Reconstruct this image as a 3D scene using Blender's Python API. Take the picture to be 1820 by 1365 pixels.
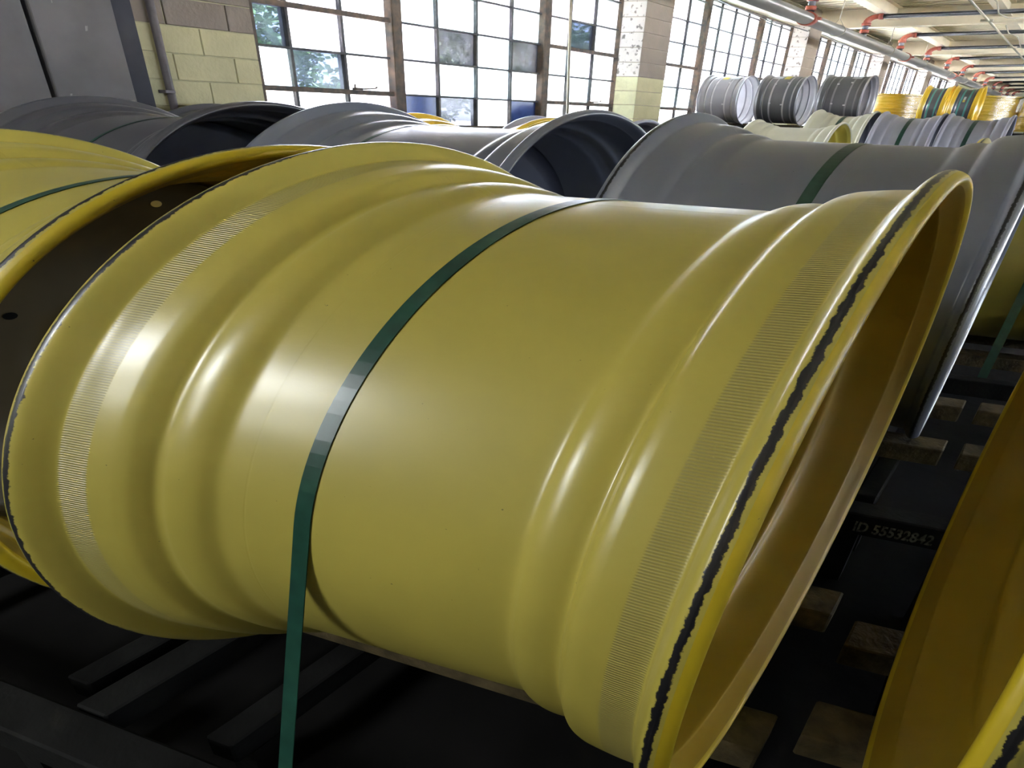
import bpy, bmesh, math, random
import numpy as np
from mathutils import Vector, Matrix

random.seed(7)
rng = np.random.default_rng(7)
for o in list(bpy.data.objects):
    bpy.data.objects.remove(o, do_unlink=True)
scene = bpy.context.scene
COL = scene.collection

# ------------------------------------------------------------------ camera
EYE = 1.66
F_PX, PITCH, ROLL = 931.2, 0.4797, 0.0333
cam_d = bpy.data.cameras.new('camera')
cam_d.sensor_fit = 'HORIZONTAL'
cam_d.sensor_width = 36.0
cam_d.lens = 36.0 * F_PX / 1820.0
cam_d.clip_start = 0.02
cam_d.clip_end = 400
cam = bpy.data.objects.new('camera', cam_d)
COL.objects.link(cam)
_f = Vector((0, math.cos(PITCH), -math.sin(PITCH)))
_r = Vector((1, 0, 0))
_u = _r.cross(_f)
_r2 = _r * math.cos(ROLL) + _u * math.sin(ROLL)
_u2 = _u * math.cos(ROLL) - _r * math.sin(ROLL)
cam.matrix_world = Matrix(((_r2.x, _u2.x, -_f.x, 0), (_r2.y, _u2.y, -_f.y, 0),
                           (_r2.z, _u2.z, -_f.z, EYE), (0, 0, 0, 1)))
scene.camera = cam

# ------------------------------------------------------------------ light of the place
SKY_STRENGTH = 7.0
SUN_STRENGTH = 150.0
LAMP_STRENGTH = 13.5
EXPOSURE = 1.93
world = bpy.data.worlds.new('sky')
scene.world = world
world.use_nodes = True
wn = world.node_tree.nodes
wn['Background'].inputs[0].default_value = (0.80, 0.91, 1.08, 1)
wn['Background'].inputs[1].default_value = SKY_STRENGTH
# high sun beyond the far end of the hall, slightly behind the window wall: it lights the ground outside
sun_d = bpy.data.lights.new('sun', 'SUN')
sun_d.energy = SUN_STRENGTH
sun_d.color = (1.0, 0.98, 0.95)
sun_d.angle = 0.01
sun = bpy.data.objects.new('sun', sun_d)
COL.objects.link(sun)
sun.rotation_euler = Vector((0.87685816 + 1.53984333 * 0.18, 0.90945643 - 0.4267276 * 0.18, 1.5)).to_track_quat('Z', 'Y').to_euler()
vs = scene.view_settings
vs.view_transform = 'Standard'
vs.look = 'None'
vs.gamma = 1.0
vs.exposure = EXPOSURE
vs.use_curve_mapping = False

# ------------------------------------------------------------------ the hall's plan grid, made oblique by stretching the whole place sideways
# one metre along the window wall and one metre across the hall, on the ground, after the stretch
ALONG = (0.87685816, 0.90945643)
ACROSS = (1.53984333, -0.4267276)
STRETCHED_GRID = np.array([[ALONG[0], ACROSS[0], 0], [ALONG[1], ACROSS[1], 0], [0, 0, 1.0]])


def P(u, v, z):  # hall metres to world position, sideways stretch included
    return Vector((ALONG[0] * u + ACROSS[0] * v, ALONG[1] * u + ACROSS[1] * v, z))


def PA(a):
    return np.asarray(a, float) @ STRETCHED_GRID.T


WALL_V = -3.98
BAY = 5.36
WIN_U0 = 4.25
WIN_W = 4.50
DECK_SLOPE = 0.045


# lights at the window openings: portals that let the sky in
def portal(u0, u1, v, z0, z1, inward):
    d = bpy.data.lights.new('window_portal', 'AREA')
    d.shape = 'RECTANGLE'
    a, b = P(u0, v, 0), P(u1, v, 0)
    d.size = (b - a).length
    d.size_y = z1 - z0
    d.cycles.is_portal = True
    o = bpy.data.objects.new('window_portal', d)
    COL.objects.link(o)
    x = (b - a).normalized()
    n = Vector((-x.y, x.x, 0))
    if n.dot(P(0, inward, 0)) < 0:
        n = -n
    zax = -n
    yax = Vector((0, 0, 1))
    xax = yax.cross(zax)
    c = P((u0 + u1) / 2, v, (z0 + z1) / 2)
    o.matrix_world = Matrix(((xax.x, yax.x, zax.x, c.x), (xax.y, yax.y, zax.y, c.y),
                             (xax.z, yax.z, zax.z, c.z), (0, 0, 0, 1)))


FAR_V = 12.0
for k in range(5):
    portal(WIN_U0 + k * BAY, WIN_U0 + k * BAY + WIN_W, WALL_V - 0.12, 1.45, 3.58, 1)


for k in range(-1, 4):  # unseen far-wall openings, added as fill daylight
    portal(WIN_U0 + k * BAY, WIN_U0 + k * BAY + WIN_W, FAR_V + 0.12, 1.2, 3.58, -1)


# ------------------------------------------------------------------ materials
def new_mat(name):
    m = bpy.data.materials.new(name)
    m.use_nodes = True
    nt = m.node_tree
    return m, nt, nt.nodes['Principled BSDF']


def lnk(nt, a, b):
    nt.links.new(a, b)


def mottled(name, col, var=0.12, rough=0.6, scale=6.0, spec=0.4, bump=0.0, bscale=40.0, col2=None, metallic=0.0):
    m, nt, b = new_mat(name)
    tc = nt.nodes.new('ShaderNodeTexCoord')
    n = nt.nodes.new('ShaderNodeTexNoise')
    n.inputs['Scale'].default_value = scale
    n.inputs['Detail'].default_value = 6
    lnk(nt, tc.outputs['Object'], n.inputs['Vector'])
    r = nt.nodes.new('ShaderNodeValToRGB')
    c2 = col2 or tuple(min(1, c * (1 + var)) for c in col)
    c1 = tuple(c * (1 - var) for c in col)
    r.color_ramp.elements[0].position = 0.3
    r.color_ramp.elements[1].position = 0.7
    r.color_ramp.elements[0].color = (*c1, 1)
    r.color_ramp.elements[1].color = (*c2, 1)
    lnk(nt, n.outputs['Fac'], r.inputs['Fac'])
    lnk(nt, r.outputs['Color'], b.inputs['Base Color'])
    b.inputs['Roughness'].default_value = rough
    b.inputs['Specular IOR Level'].default_value = spec
    b.inputs['Metallic'].default_value = metallic
    if bump:
        n2 = nt.nodes.new('ShaderNodeTexNoise')
        n2.inputs['Scale'].default_value = bscale
        n2.inputs['Detail'].default_value = 5
        lnk(nt, tc.outputs['Object'], n2.inputs['Vector'])
        bp = nt.nodes.new('ShaderNodeBump')
        bp.inputs['Strength'].default_value = bump
        bp.inputs['Distance'].default_value = 0.01
        lnk(nt, n2.outputs['Fac'], bp.inputs['Height'])
        lnk(nt, bp.outputs['Normal'], b.inputs['Normal'])
    return m


def math_node(nt, op, a, b=None, c=None):
    n = nt.nodes.new('ShaderNodeMath')
    n.operation = op
    for i, x in enumerate((a, b, c)):
        if x is None:
            continue
        if isinstance(x, (int, float)):
            n.inputs[i].default_value = x
        else:
            nt.links.new(x, n.inputs[i])
    return n.outputs[0]


def band(nt, x, lo, hi, soft):
    """1 between lo and hi, 0 outside"""
    a = nt.nodes.new('ShaderNodeMapRange'); a.interpolation_type = 'SMOOTHSTEP'
    a.inputs[1].default_value = lo - soft; a.inputs[2].default_value = lo + soft
    nt.links.new(x, a.inputs[0])
    b = nt.nodes.new('ShaderNodeMapRange'); b.interpolation_type = 'SMOOTHSTEP'
    b.inputs[1].default_value = hi - soft; b.inputs[2].default_value = hi + soft
    b.inputs[3].default_value = 1; b.inputs[4].default_value = 0
    nt.links.new(x, b.inputs[0])
    return math_node(nt, 'MULTIPLY', a.outputs[0], b.outputs[0])


def rim_paint(name, col, rough=0.36, scuff=False, knurl=False, seams=(), coat=0.75, grime=0.10, scuff_col=(0.012, 0.012, 0.014)):
    """sprayed enamel; rim_pos = place on the unstretched rim, rim_end = distance from the nearest lip, rim_turn = angle"""
    m, nt, b = new_mat(name)
    at = nt.nodes.new('ShaderNodeAttribute'); at.attribute_name = 'rim_pos'
    ae = nt.nodes.new('ShaderNodeAttribute'); ae.attribute_name = 'rim_end'
    ath = nt.nodes.new('ShaderNodeAttribute'); ath.attribute_name = 'rim_turn'
    n = nt.nodes.new('ShaderNodeTexNoise')
    n.inputs['Scale'].default_value = 3.0
    n.inputs['Detail'].default_value = 8
    lnk(nt, at.outputs['Vector'], n.inputs['Vector'])
    mx = nt.nodes.new('ShaderNodeValToRGB')
    mx.color_ramp.elements[0].position = 0.35
    mx.color_ramp.elements[1].position = 0.65
    mx.color_ramp.elements[0].color = (*[c * (1 - grime) for c in col], 1)
    mx.color_ramp.elements[1].color = (*[min(1, c * (1 + grime * 0.6)) for c in col], 1)
    lnk(nt, n.outputs['Fac'], mx.inputs['Fac'])
    colour = mx.outputs['Color']
    # small chips
    sp = nt.nodes.new('ShaderNodeTexNoise'); sp.inputs['Scale'].default_value = 130; sp.inputs['Detail'].default_value = 2
    lnk(nt, at.outputs['Vector'], sp.inputs['Vector'])
    spm = nt.nodes.new('ShaderNodeMapRange'); spm.inputs[1].default_value = 0.765; spm.inputs[2].default_value = 0.80
    lnk(nt, sp.outputs['Fac'], spm.inputs[0])
    ch = nt.nodes.new('ShaderNodeMixRGB'); ch.inputs[2].default_value = (*[c * 0.25 for c in col], 1)
    lnk(nt, spm.outputs[0], ch.inputs[0]); lnk(nt, colour, ch.inputs[1])
    colour = ch.outputs[0]
    rr = nt.nodes.new('ShaderNodeMapRange')
    rr.inputs[3].default_value = rough - 0.03; rr.inputs[4].default_value = rough + 0.06
    lnk(nt, n.outputs['Fac'], rr.inputs[0])
    zone = nt.nodes.new('ShaderNodeMapRange'); zone.interpolation_type = 'SMOOTHSTEP'
    zone.inputs[1].default_value = 0.17; zone.inputs[2].default_value = 0.21
    zone.inputs[3].default_value = -0.035; zone.inputs[4].default_value = 0.05
    lnk(nt, ae.outputs['Fac'], zone.inputs[0])
    rough_out = math_node(nt, 'ADD', rr.outputs[0], zone.outputs[0])
    if knurl:
        kb = band(nt, ae.outputs['Fac'], 0.036, 0.068, 0.0015)
        st = math_node(nt, 'MULTIPLY_ADD', math_node(nt, 'SINE', math_node(nt, 'MULTIPLY', ath.outputs['Fac'], 900.0)), 0.2, 0.32)
        km = nt.nodes.new('ShaderNodeMixRGB'); km.inputs[2].default_value = (0.30, 0.27, 0.15, 1)
        lnk(nt, math_node(nt, 'MULTIPLY', kb, st), km.inputs[0]); lnk(nt, colour, km.inputs[1])
        colour = km.outputs[0]
    if scuff:
        sn = nt.nodes.new('ShaderNodeTexNoise'); sn.inputs['Scale'].default_value = 70; sn.inputs['Detail'].default_value = 9
        sn.inputs['Roughness'].default_value = 0.7
        lnk(nt, at.outputs['Vector'], sn.inputs['Vector'])
        off = math_node(nt, 'MULTIPLY_ADD', sn.outputs['Fac'], 0.012, -0.006)
        e2 = math_node(nt, 'ADD', ae.outputs['Fac'], off)
        msk = band(nt, e2, 0.0078, 0.0150, 0.0006)
        sep = nt.nodes.new('ShaderNodeSeparateXYZ'); lnk(nt, at.outputs['Vector'], sep.inputs[0])
        rad = math_node(nt, 'SQRT', math_node(nt, 'ADD', math_node(nt, 'POWER', sep.outputs[1], 2.0), math_node(nt, 'POWER', sep.outputs[2], 2.0)))
        outer = math_node(nt, 'GREATER_THAN', rad, 0.6355)
        msk = math_node(nt, 'MULTIPLY', msk, outer)
        sc = nt.nodes.new('ShaderNodeMixRGB'); sc.inputs[2].default_value = (*scuff_col, 1)
        lnk(nt, msk, sc.inputs[0]); lnk(nt, colour, sc.inputs[1])
        colour = sc.outputs[0]
        rough_out = math_node(nt, 'MULTIPLY_ADD', msk, 0.12, rough_out)
    lnk(nt, colour, b.inputs['Base Color'])
    lnk(nt, rough_out, b.inputs['Roughness'])
    b.inputs['Specular IOR Level'].default_value = 0.5
    b.inputs['Coat Weight'].default_value = coat
    b.inputs['Coat Roughness'].default_value = 0.29
    # orange peel, knurl and rolled seams
    h = nt.nodes.new('ShaderNodeTexNoise'); h.inputs['Scale'].default_value = 60; h.inputs['Detail'].default_value = 3
    lnk(nt, at.outputs['Vector'], h.inputs['Vector'])
    height = math_node(nt, 'MULTIPLY', h.outputs['Fac'], 0.0004)
    if knurl:
        s = math_node(nt, 'SINE', math_node(nt, 'MULTIPLY', ath.outputs['Fac'], 900.0))
        k = math_node(nt, 'MULTIPLY', s, band(nt, ae.outputs['Fac'], 0.036, 0.068, 0.002))
        height = math_node(nt, 'MULTIPLY_ADD', k, 0.0005, height)
    if seams:
        sep2 = nt.nodes.new('ShaderNodeSeparateXYZ'); lnk(nt, at.outputs['Vector'], sep2.inputs[0])
        for c0, w, dpt in seams:
            height = math_node(nt, 'MULTIPLY_ADD', band(nt, sep2.outputs[0], c0 - w, c0 + w, w * 0.7), dpt, height)
        ax = band(nt, ath.outputs['Fac'], 1.60, 1.625, 0.004)
        height = math_node(nt, 'MULTIPLY_ADD', ax, 0.0006, height)
    bp = nt.nodes.new('ShaderNodeBump'); bp.inputs['Strength'].default_value = 1.0; bp.inputs['Distance'].default_value = 1.0
    lnk(nt, height, bp.inputs['Height'])
    lnk(nt, bp.outputs['Normal'], b.inputs['Normal'])
    return m


def glossless(name, col, rough=0.9):
    m, nt, b = new_mat(name)
    b.inputs['Base Color'].default_value = (*col, 1)
    b.inputs['Roughness'].default_value = rough
    b.inputs['Specular IOR Level'].default_value = 0.2
    return m


def pane_mat(name, tint, clear, dirt=0.25):
    """window glass: clear share lets the view through, the rest is a milky film"""
    m, nt, b = new_mat(name)
    nt.nodes.remove(b)
    out = nt.nodes['Material Output']
    tr = nt.nodes.new('ShaderNodeBsdfTransparent'); tr.inputs[0].default_value = (*tint, 1)
    tl = nt.nodes.new('ShaderNodeBsdfTranslucent'); tl.inputs[0].default_value = (*tint, 1)
    gl = nt.nodes.new('ShaderNodeBsdfGlossy'); gl.inputs['Roughness'].default_value = 0.08
    tc = nt.nodes.new('ShaderNodeTexCoord')
    n = nt.nodes.new('ShaderNodeTexNoise'); n.inputs['Scale'].default_value = 9; n.inputs['Detail'].default_value = 6
    lnk(nt, tc.outputs['Object'], n.inputs['Vector'])
    mr = nt.nodes.new('ShaderNodeMapRange')
    mr.inputs[1].default_value = 0.3; mr.inputs[2].default_value = 0.7
    mr.inputs[3].default_value = max(0, 1 - clear - dirt / 2); mr.inputs[4].default_value = min(1, 1 - clear + dirt / 2)
    lnk(nt, n.outputs['Fac'], mr.inputs[0])
    mix = nt.nodes.new('ShaderNodeMixShader')
    lnk(nt, mr.outputs[0], mix.inputs[0]); lnk(nt, tr.outputs[0], mix.inputs[1]); lnk(nt, tl.outputs[0], mix.inputs[2])
    fr = nt.nodes.new('ShaderNodeFresnel'); fr.inputs[0].default_value = 1.4
    mix2 = nt.nodes.new('ShaderNodeMixShader')
    lnk(nt, math_node(nt, 'MULTIPLY', fr.outputs[0], 0.6), mix2.inputs[0]); lnk(nt, mix.outputs[0], mix2.inputs[1]); lnk(nt, gl.outputs[0], mix2.inputs[2])
    lnk(nt, mix2.outputs[0], out.inputs[0])
    return m


def emit_mat(name, col, s):
    m, nt, b = new_mat(name)
    b.inputs['Base Color'].default_value = (0.8, 0.8, 0.8, 1)
    b.inputs['Emission Color'].default_value = (*col, 1)
    b.inputs['Emission Strength'].default_value = s
    return m


YEL = (0.51, 0.425, 0.08)
YEL_IN = YEL
MAT = {}
MAT['yel_barrel'] = rim_paint('yellow_enamel', YEL, 0.36, seams=((-0.1306, 0.0012, -0.0003),))
MAT['yel_in_shade'] = rim_paint('inner_enamel_with_shade', (0.40, 0.265, 0.018), 0.46, coat=0.1)  # same yellow enamel; the darker amber carries the shade inside the rim
MAT['yel_lip'] = rim_paint('bright_yellow_lip_enamel', (0.62, 0.46, 0.02), 0.40, coat=0.3)
MAT['yel_seat'] = rim_paint('yellow_enamel_knurled', YEL, 0.38, knurl=True)
MAT['yel_flange'] = rim_paint('yellow_enamel_scuffed', YEL, 0.34, scuff=True)
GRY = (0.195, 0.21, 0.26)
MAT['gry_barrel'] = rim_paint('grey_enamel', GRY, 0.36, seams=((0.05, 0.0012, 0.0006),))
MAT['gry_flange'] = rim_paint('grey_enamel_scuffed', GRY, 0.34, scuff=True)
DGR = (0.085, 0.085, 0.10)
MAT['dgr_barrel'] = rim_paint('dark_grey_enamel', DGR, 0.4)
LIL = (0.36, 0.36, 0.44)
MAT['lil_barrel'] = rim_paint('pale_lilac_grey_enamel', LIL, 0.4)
CRM = (0.66, 0.64, 0.50)
MAT['crm_barrel'] = rim_paint('cream_enamel', CRM, 0.4)
SIL = (0.30, 0.285, 0.31)
MAT['sil_barrel'] = rim_paint('silver_grey_enamel', SIL, 0.4)
SLD = (0.10, 0.098, 0.11)
MAT['sld_barrel'] = rim_paint('slate_grey_enamel', SLD, 0.4)
MAT['pale_in'] = rim_paint('pale_grey_primer', (0.62, 0.60, 0.62), 0.5)
MAT['teal'] = rim_paint('teal_enamel', (0.10, 0.38, 0.34), 0.4)
AMB = (0.80, 0.52, 0.03)
MAT['amb_barrel'] = rim_paint('amber_yellow_enamel', AMB, 0.35)
MAT['strap'] = mottled('green_plastic_strap', (0.016, 0.068, 0.046), 0.2, 0.28, 30, 0.6)
MAT['floor'] = mottled('dark_oily_concrete', (0.010, 0.0095, 0.009), 0.5, 0.9, 1.5, 0.06, 0.3, 12)
MAT['timber'] = mottled('weathered_timber', (0.085, 0.064, 0.03), 0.5, 0.8, 14, 0.2, 0.5, 60)
MAT['black_steel'] = mottled('black_painted_steel', (0.008, 0.008, 0.0075), 0.4, 0.8, 9, 0.12, 0.2, 60)
MAT['rust_steel'] = mottled('rusty_brown_steel', (0.06, 0.035, 0.025), 0.5, 0.7, 9, 0.3, 0.3, 60)
MAT['stencil'] = mottled('faded_stencil_paint', (0.10, 0.10, 0.085), 0.8, 0.8, 60, 0.2, col2=(0.26, 0.26, 0.21))
MAT['tan'] = mottled('tan_block_paint', (0.205, 0.165, 0.132), 0.07, 0.55, 5, 0.3, 0.35, 35)
MAT['olive'] = mottled('pale_yellow_block_paint', (0.46, 0.42, 0.24), 0.08, 0.5, 5, 0.3, 0.35, 35)
MAT['lit_flake'] = mottled('flaking_block_paint_lit_side', (0.30, 0.27, 0.24), 0.35, 0.7, 16, 0.2, 0.5, 30, col2=(0.66, 0.62, 0.58))  # flakes are paint wear; the whitish tone is window light put into colour
_r = MAT['lit_flake'].node_tree.nodes['Color Ramp'].color_ramp
_r.elements[0].position = 0.34; _r.elements[1].position = 0.42
MAT['lit_green'] = mottled('green_block_paint_lit_side', (0.55, 0.56, 0.36), 0.12, 0.6, 7, 0.3, 0.4, 30)  # paler side copy of the lower paint, window light put into colour
MAT['mortar'] = mottled('painted_mortar', (0.45, 0.42, 0.26), 0.1, 0.7, 20, 0.2)
MAT['mortar_tan'] = mottled('painted_tan_mortar', (0.42, 0.36, 0.28), 0.1, 0.7, 20, 0.2)
MAT['panel'] = mottled('dull_grey_brown_panel', (0.14, 0.13, 0.13), 0.15, 0.6, 3, 0.3, 0.1, 30)
MAT['panel_dark'] = mottled('dark_navy_trim', (0.035, 0.035, 0.045), 0.2, 0.6, 4, 0.3)
MAT['scuff_white'] = mottled('white_scrape', (0.24, 0.23, 0.22), 0.3, 0.8, 30, 0.2)
MAT['conduit'] = mottled('grey_conduit', (0.13, 0.115, 0.12), 0.2, 0.45, 12, 0.4)
MAT['frame'] = mottled('weathered_brown_window_steel', (0.06, 0.055, 0.052), 0.3, 0.6, 14, 0.3, col2=(0.13, 0.09, 0.06))
MAT['muntin'] = mottled('grey_window_steel', (0.065, 0.065, 0.065), 0.3, 0.6, 20, 0.3)
MAT['deck'] = mottled('cream_steel_deck', (0.75, 0.68, 0.50), 0.08, 0.55, 3, 0.3)
MAT['beam'] = mottled('cream_painted_beam', (0.70, 0.62, 0.46), 0.06, 0.5, 3, 0.3)
MAT['header'] = mottled('cream_header_paint', (0.34, 0.31, 0.23), 0.08, 0.6, 3, 0.3)
MAT['pipe'] = mottled('grey_painted_pipe', (0.17, 0.16, 0.15), 0.08, 0.35, 4, 0.5)
MAT['red'] = mottled('red_oxide_coupling', (0.24, 0.055, 0.035), 0.25, 0.5, 20, 0.4)
MAT['black_pipe'] = mottled('black_pipe', (0.025, 0.025, 0.028), 0.3, 0.35, 20, 0.5)
MAT['blue_pipe'] = mottled('blue_grey_pipe', (0.11, 0.12, 0.15), 0.3, 0.4, 20, 0.5)
MAT['galv'] = mottled('galvanised_steel', (0.30, 0.27, 0.20), 0.15, 0.45, 20, 0.5)
MAT['label_white'] = mottled('white_sticker', (0.62, 0.62, 0.62), 0.05, 0.5, 20, 0.3)
MAT['label_yellow'] = mottled('yellow_sticker', (0.62, 0.50, 0.10), 0.05, 0.5, 20, 0.3)
MAT['leaf'] = mottled('tree_leaves', (0.07, 0.13, 0.035), 0.5, 0.6, 2, 0.3)
MAT['bark'] = mottled('tree_bark', (0.09, 0.07, 0.05), 0.3, 0.9, 8, 0.1)
MAT['ground'] = mottled('outdoor_ground', (0.52, 0.53, 0.54), 0.1, 0.9, 0.4, 0.1)
MAT['wall_plain'] = mottled('cream_wall_paint', (0.46, 0.42, 0.30), 0.08, 0.6, 2, 0.3)
MAT['lamp'] = emit_mat('lamp_diffuser', (0.96, 1.0, 1.02), LAMP_STRENGTH)
MAT['housing'] = mottled('white_lamp_housing', (0.6, 0.6, 0.58), 0.05, 0.5, 5, 0.3)
MAT['hole'] = glossless('dark_hole', (0.005, 0.005, 0.004))
PANES = [pane_mat('milky_white_pane', (0.97, 0.98, 1.0), 0.45), pane_mat('milky_lilac_pane', (0.96, 0.92, 0.98), 0.45),
         pane_mat('milky_pale_blue_pane', (0.90, 0.97, 1.0), 0.5), pane_mat('milky_pink_white_pane', (0.99, 0.95, 0.95), 0.4)]
PANE_CLEAR = pane_mat('clear_dimmed_pane', (0.20, 0.22, 0.27), 0.96, 0.06)  # dark tint holds the outdoor light down so the trees show
PANE_BLUE = pane_mat('blue_tinted_pane', (0.045, 0.06, 0.11), 0.55, 0.3)
PANE_GREY = pane_mat('grey_dusty_pane', (0.18, 0.18, 0.20), 0.85, 0.25)

m, nt, b = new_mat('stretch_film')
nt.nodes.remove(b)
_tr = nt.nodes.new('ShaderNodeBsdfTransparent'); _tr.inputs[0].default_value = (0.95, 0.95, 0.92, 1)
_gl = nt.nodes.new('ShaderNodeBsdfGlossy'); _gl.inputs['Roughness'].default_value = 0.12
_tc = nt.nodes.new('ShaderNodeTexCoord')
_nz = nt.nodes.new('ShaderNodeTexNoise'); _nz.inputs['Scale'].default_value = 5
_mp = nt.nodes.new('ShaderNodeMapping'); _mp.inputs['Scale'].default_value = (0.6, 0.6, 5)
lnk(nt, _tc.outputs['Object'], _mp.inputs[0]); lnk(nt, _mp.outputs[0], _nz.inputs['Vector'])
_bp = nt.nodes.new('ShaderNodeBump'); _bp.inputs['Strength'].default_value = 0.8; _bp.inputs['Distance'].default_value = 0.05
lnk(nt, _nz.outputs['Fac'], _bp.inputs['Height']); lnk(nt, _bp.outputs[0], _gl.inputs['Normal'])
_mx = nt.nodes.new('ShaderNodeMixShader'); _mx.inputs[0].default_value = 0.22
lnk(nt, _tr.outputs[0], _mx.inputs[1]); lnk(nt, _gl.outputs[0], _mx.inputs[2]); lnk(nt, _mx.outputs[0], nt.nodes['Material Output'].inputs[0])
MAT['film'] = m


# ------------------------------------------------------------------ object helpers
def tag(o, label=None, cat=None, group=None, kind=None):
    if label: o['label'] = label
    if cat: o['category'] = cat
    if group: o['group'] = group
    if kind: o['kind'] = kind
    return o


def empty(name, b, label=None, cat=None, group=None, kind=None):
    o = bpy.data.objects.new(name, None)
    o.empty_display_size = 0.1
    COL.objects.link(o)
    o.location = P(*b)
    o['base'] = list(b)
    return tag(o, label, cat, group, kind)


def link_mesh(name, me, parent=None, loc=None):
    o = bpy.data.objects.new(name, me)
    COL.objects.link(o)
    if parent is not None:
        o.parent = parent
    if loc is not None:
        o.location = loc
    return o


class MB:
    """collects verts in (along, across, height) metres"""

    def __init__(s):
        s.v = []; s.f = []; s.m = []; s.sm = []

    def add(s, verts, faces, mi=0, smooth=False):
        n = len(s.v)
        s.v += [tuple(x) for x in verts]
        s.f += [tuple(i + n for i in f) for f in faces]
        s.m += [mi] * len(faces); s.sm += [smooth] * len(faces)
        return s

    def box(s, u0, u1, v0, v1, z0, z1, mi=0, ch=0.0, side=None):
        """chamfered box when ch > 0; side = material index of the face that looks to -along"""
        if ch <= 0:
            vs = [(u, v, z) for u in (u0, u1) for v in (v0, v1) for z in (z0, z1)]
            fs = [(0, 1, 3, 2), (4, 6, 7, 5), (0, 4, 5, 1), (2, 3, 7, 6), (0, 2, 6, 4), (1, 5, 7, 3)]
            s.add(vs, fs, mi)
            if side is not None: s.m[-6] = side
            return s
        bm = bmesh.new()
        bmesh.ops.create_cube(bm, size=1)
        for x in bm.verts:
            x.co = Vector(((u0 + u1) / 2 + x.co.x * (u1 - u0), (v0 + v1) / 2 + x.co.y * (v1 - v0), (z0 + z1) / 2 + x.co.z * (z1 - z0)))
        bmesh.ops.bevel(bm, geom=list(bm.edges), offset=ch, segments=1, affect='EDGES')
        bm.normal_update(); bm.verts.index_update()
        vs = [tuple(x.co) for x in bm.verts]
        for f in bm.faces:
            s.add([], [], 0)
        base = len(s.v)
        s.v += vs
        for f in bm.faces:
            s.f.append(tuple(base + x.index for x in f.verts))
            s.m.append(side if (side is not None and f.normal.x < -0.6) else mi); s.sm.append(False)
        bm.free()
        return s

    def tube(s, pts, r, n=12, mi=0, cap=True, radii=None):
        pts = [Vector(p) for p in pts]
        rings = []
        prev = None
        for i, p in enumerate(pts):
            if i == 0: t = pts[1] - p
            elif i == len(pts) - 1: t = p - pts[i - 1]
            else: t = (pts[i + 1] - p).normalized() + (p - pts[i - 1]).normalized()
            t.normalize()
            if prev is None:
                a = Vector((0, 0, 1)) if abs(t.z) < 0.9 else Vector((1, 0, 0))
                x = t.cross(a).normalized()
            else:
                x = (prev - t * prev.dot(t)).normalized()
            prev = x
            y = t.cross(x)
            rr = radii[i] if radii else r
            rings.append([p + (x * math.cos(k * 2 * math.pi / n) + y * math.sin(k * 2 * math.pi / n)) * rr for k in range(n)])
        base = len(s.v)
        for rg in rings: s.v += [tuple(q) for q in rg]
        for i in range(len(rings) - 1):
            for k in range(n):
                k2 = (k + 1) % n
                s.f.append((base + i * n + k, base + i * n + k2, base + (i + 1) * n + k2, base + (i + 1) * n + k)); s.m.append(mi); s.sm.append(True)
        if cap:
            s.f.append(tuple(base + k for k in range(n))[::-1]); s.m.append(mi); s.sm.append(False)
            e = base + (len(rings) - 1) * n
            s.f.append(tuple(e + k for k in range(n))); s.m.append(mi); s.sm.append(False)
        return s

    def mesh(s, name, mats, origin):
        me = bpy.data.meshes.new(name)
        a = PA(np.array(s.v, float) - np.array(origin, float))
        me.from_pydata(a.tolist(), [], s.f)
        for mt in (mats if isinstance(mats, (list, tuple)) else [mats]):
            me.materials.append(mt)
        me.polygons.foreach_set('material_index', s.m)
        me.polygons.foreach_set('use_smooth', s.sm)
        bm = bmesh.new(); bm.from_mesh(me); bmesh.ops.recalc_face_normals(bm, faces=bm.faces); bm.to_mesh(me); bm.free()
        me.update()
        return me

    def obj(s, name, mats, parent=None, origin=None):
        """one mesh object; a child's origin is its parent's"""
        if parent is not None and origin is None:
            top = parent
            origin = tuple(top['base'])
            o = link_mesh(name, s.mesh(name, mats, origin), parent)
            o['base'] = list(origin)
            return o
        if origin is None:
            a = np.array(s.v); origin = ((a[:, 0].min() + a[:, 0].max()) / 2, (a[:, 1].min() + a[:, 1].max()) / 2, a[:, 2].min())
        o = link_mesh(name, s.mesh(name, mats, origin), parent)
        o['base'] = list(origin)
        if parent is None: o.location = P(*origin)
        else: o.location = P(*origin) - P(*parent['base'])
        return o


# ================================================================== THE SHELL
HALL_U0, HALL_U1 = -9.0, 44.0


def deck_z(v):
    return 3.95 + DECK_SLOPE * (v + 3.3)


tag(MB().box(HALL_U0, HALL_U1, WALL_V - 0.3, FAR_V + 0.3, -0.15, 0).obj('floor', MAT['floor']), 'dark oily concrete floor under the racks', 'floor', kind='structure')
tag(MB().box(-60, 90, -60, WALL_V - 0.32, -0.6, -0.15).obj('ground', MAT['ground']), 'pale ground outside the window wall', 'ground', kind='structure')
tag(MB().box(-60, 90, FAR_V + 0.32, 60, -0.6, -0.15).obj('ground', MAT['ground']), 'pale ground outside the far side of the hall', 'ground', kind='structure')

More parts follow.
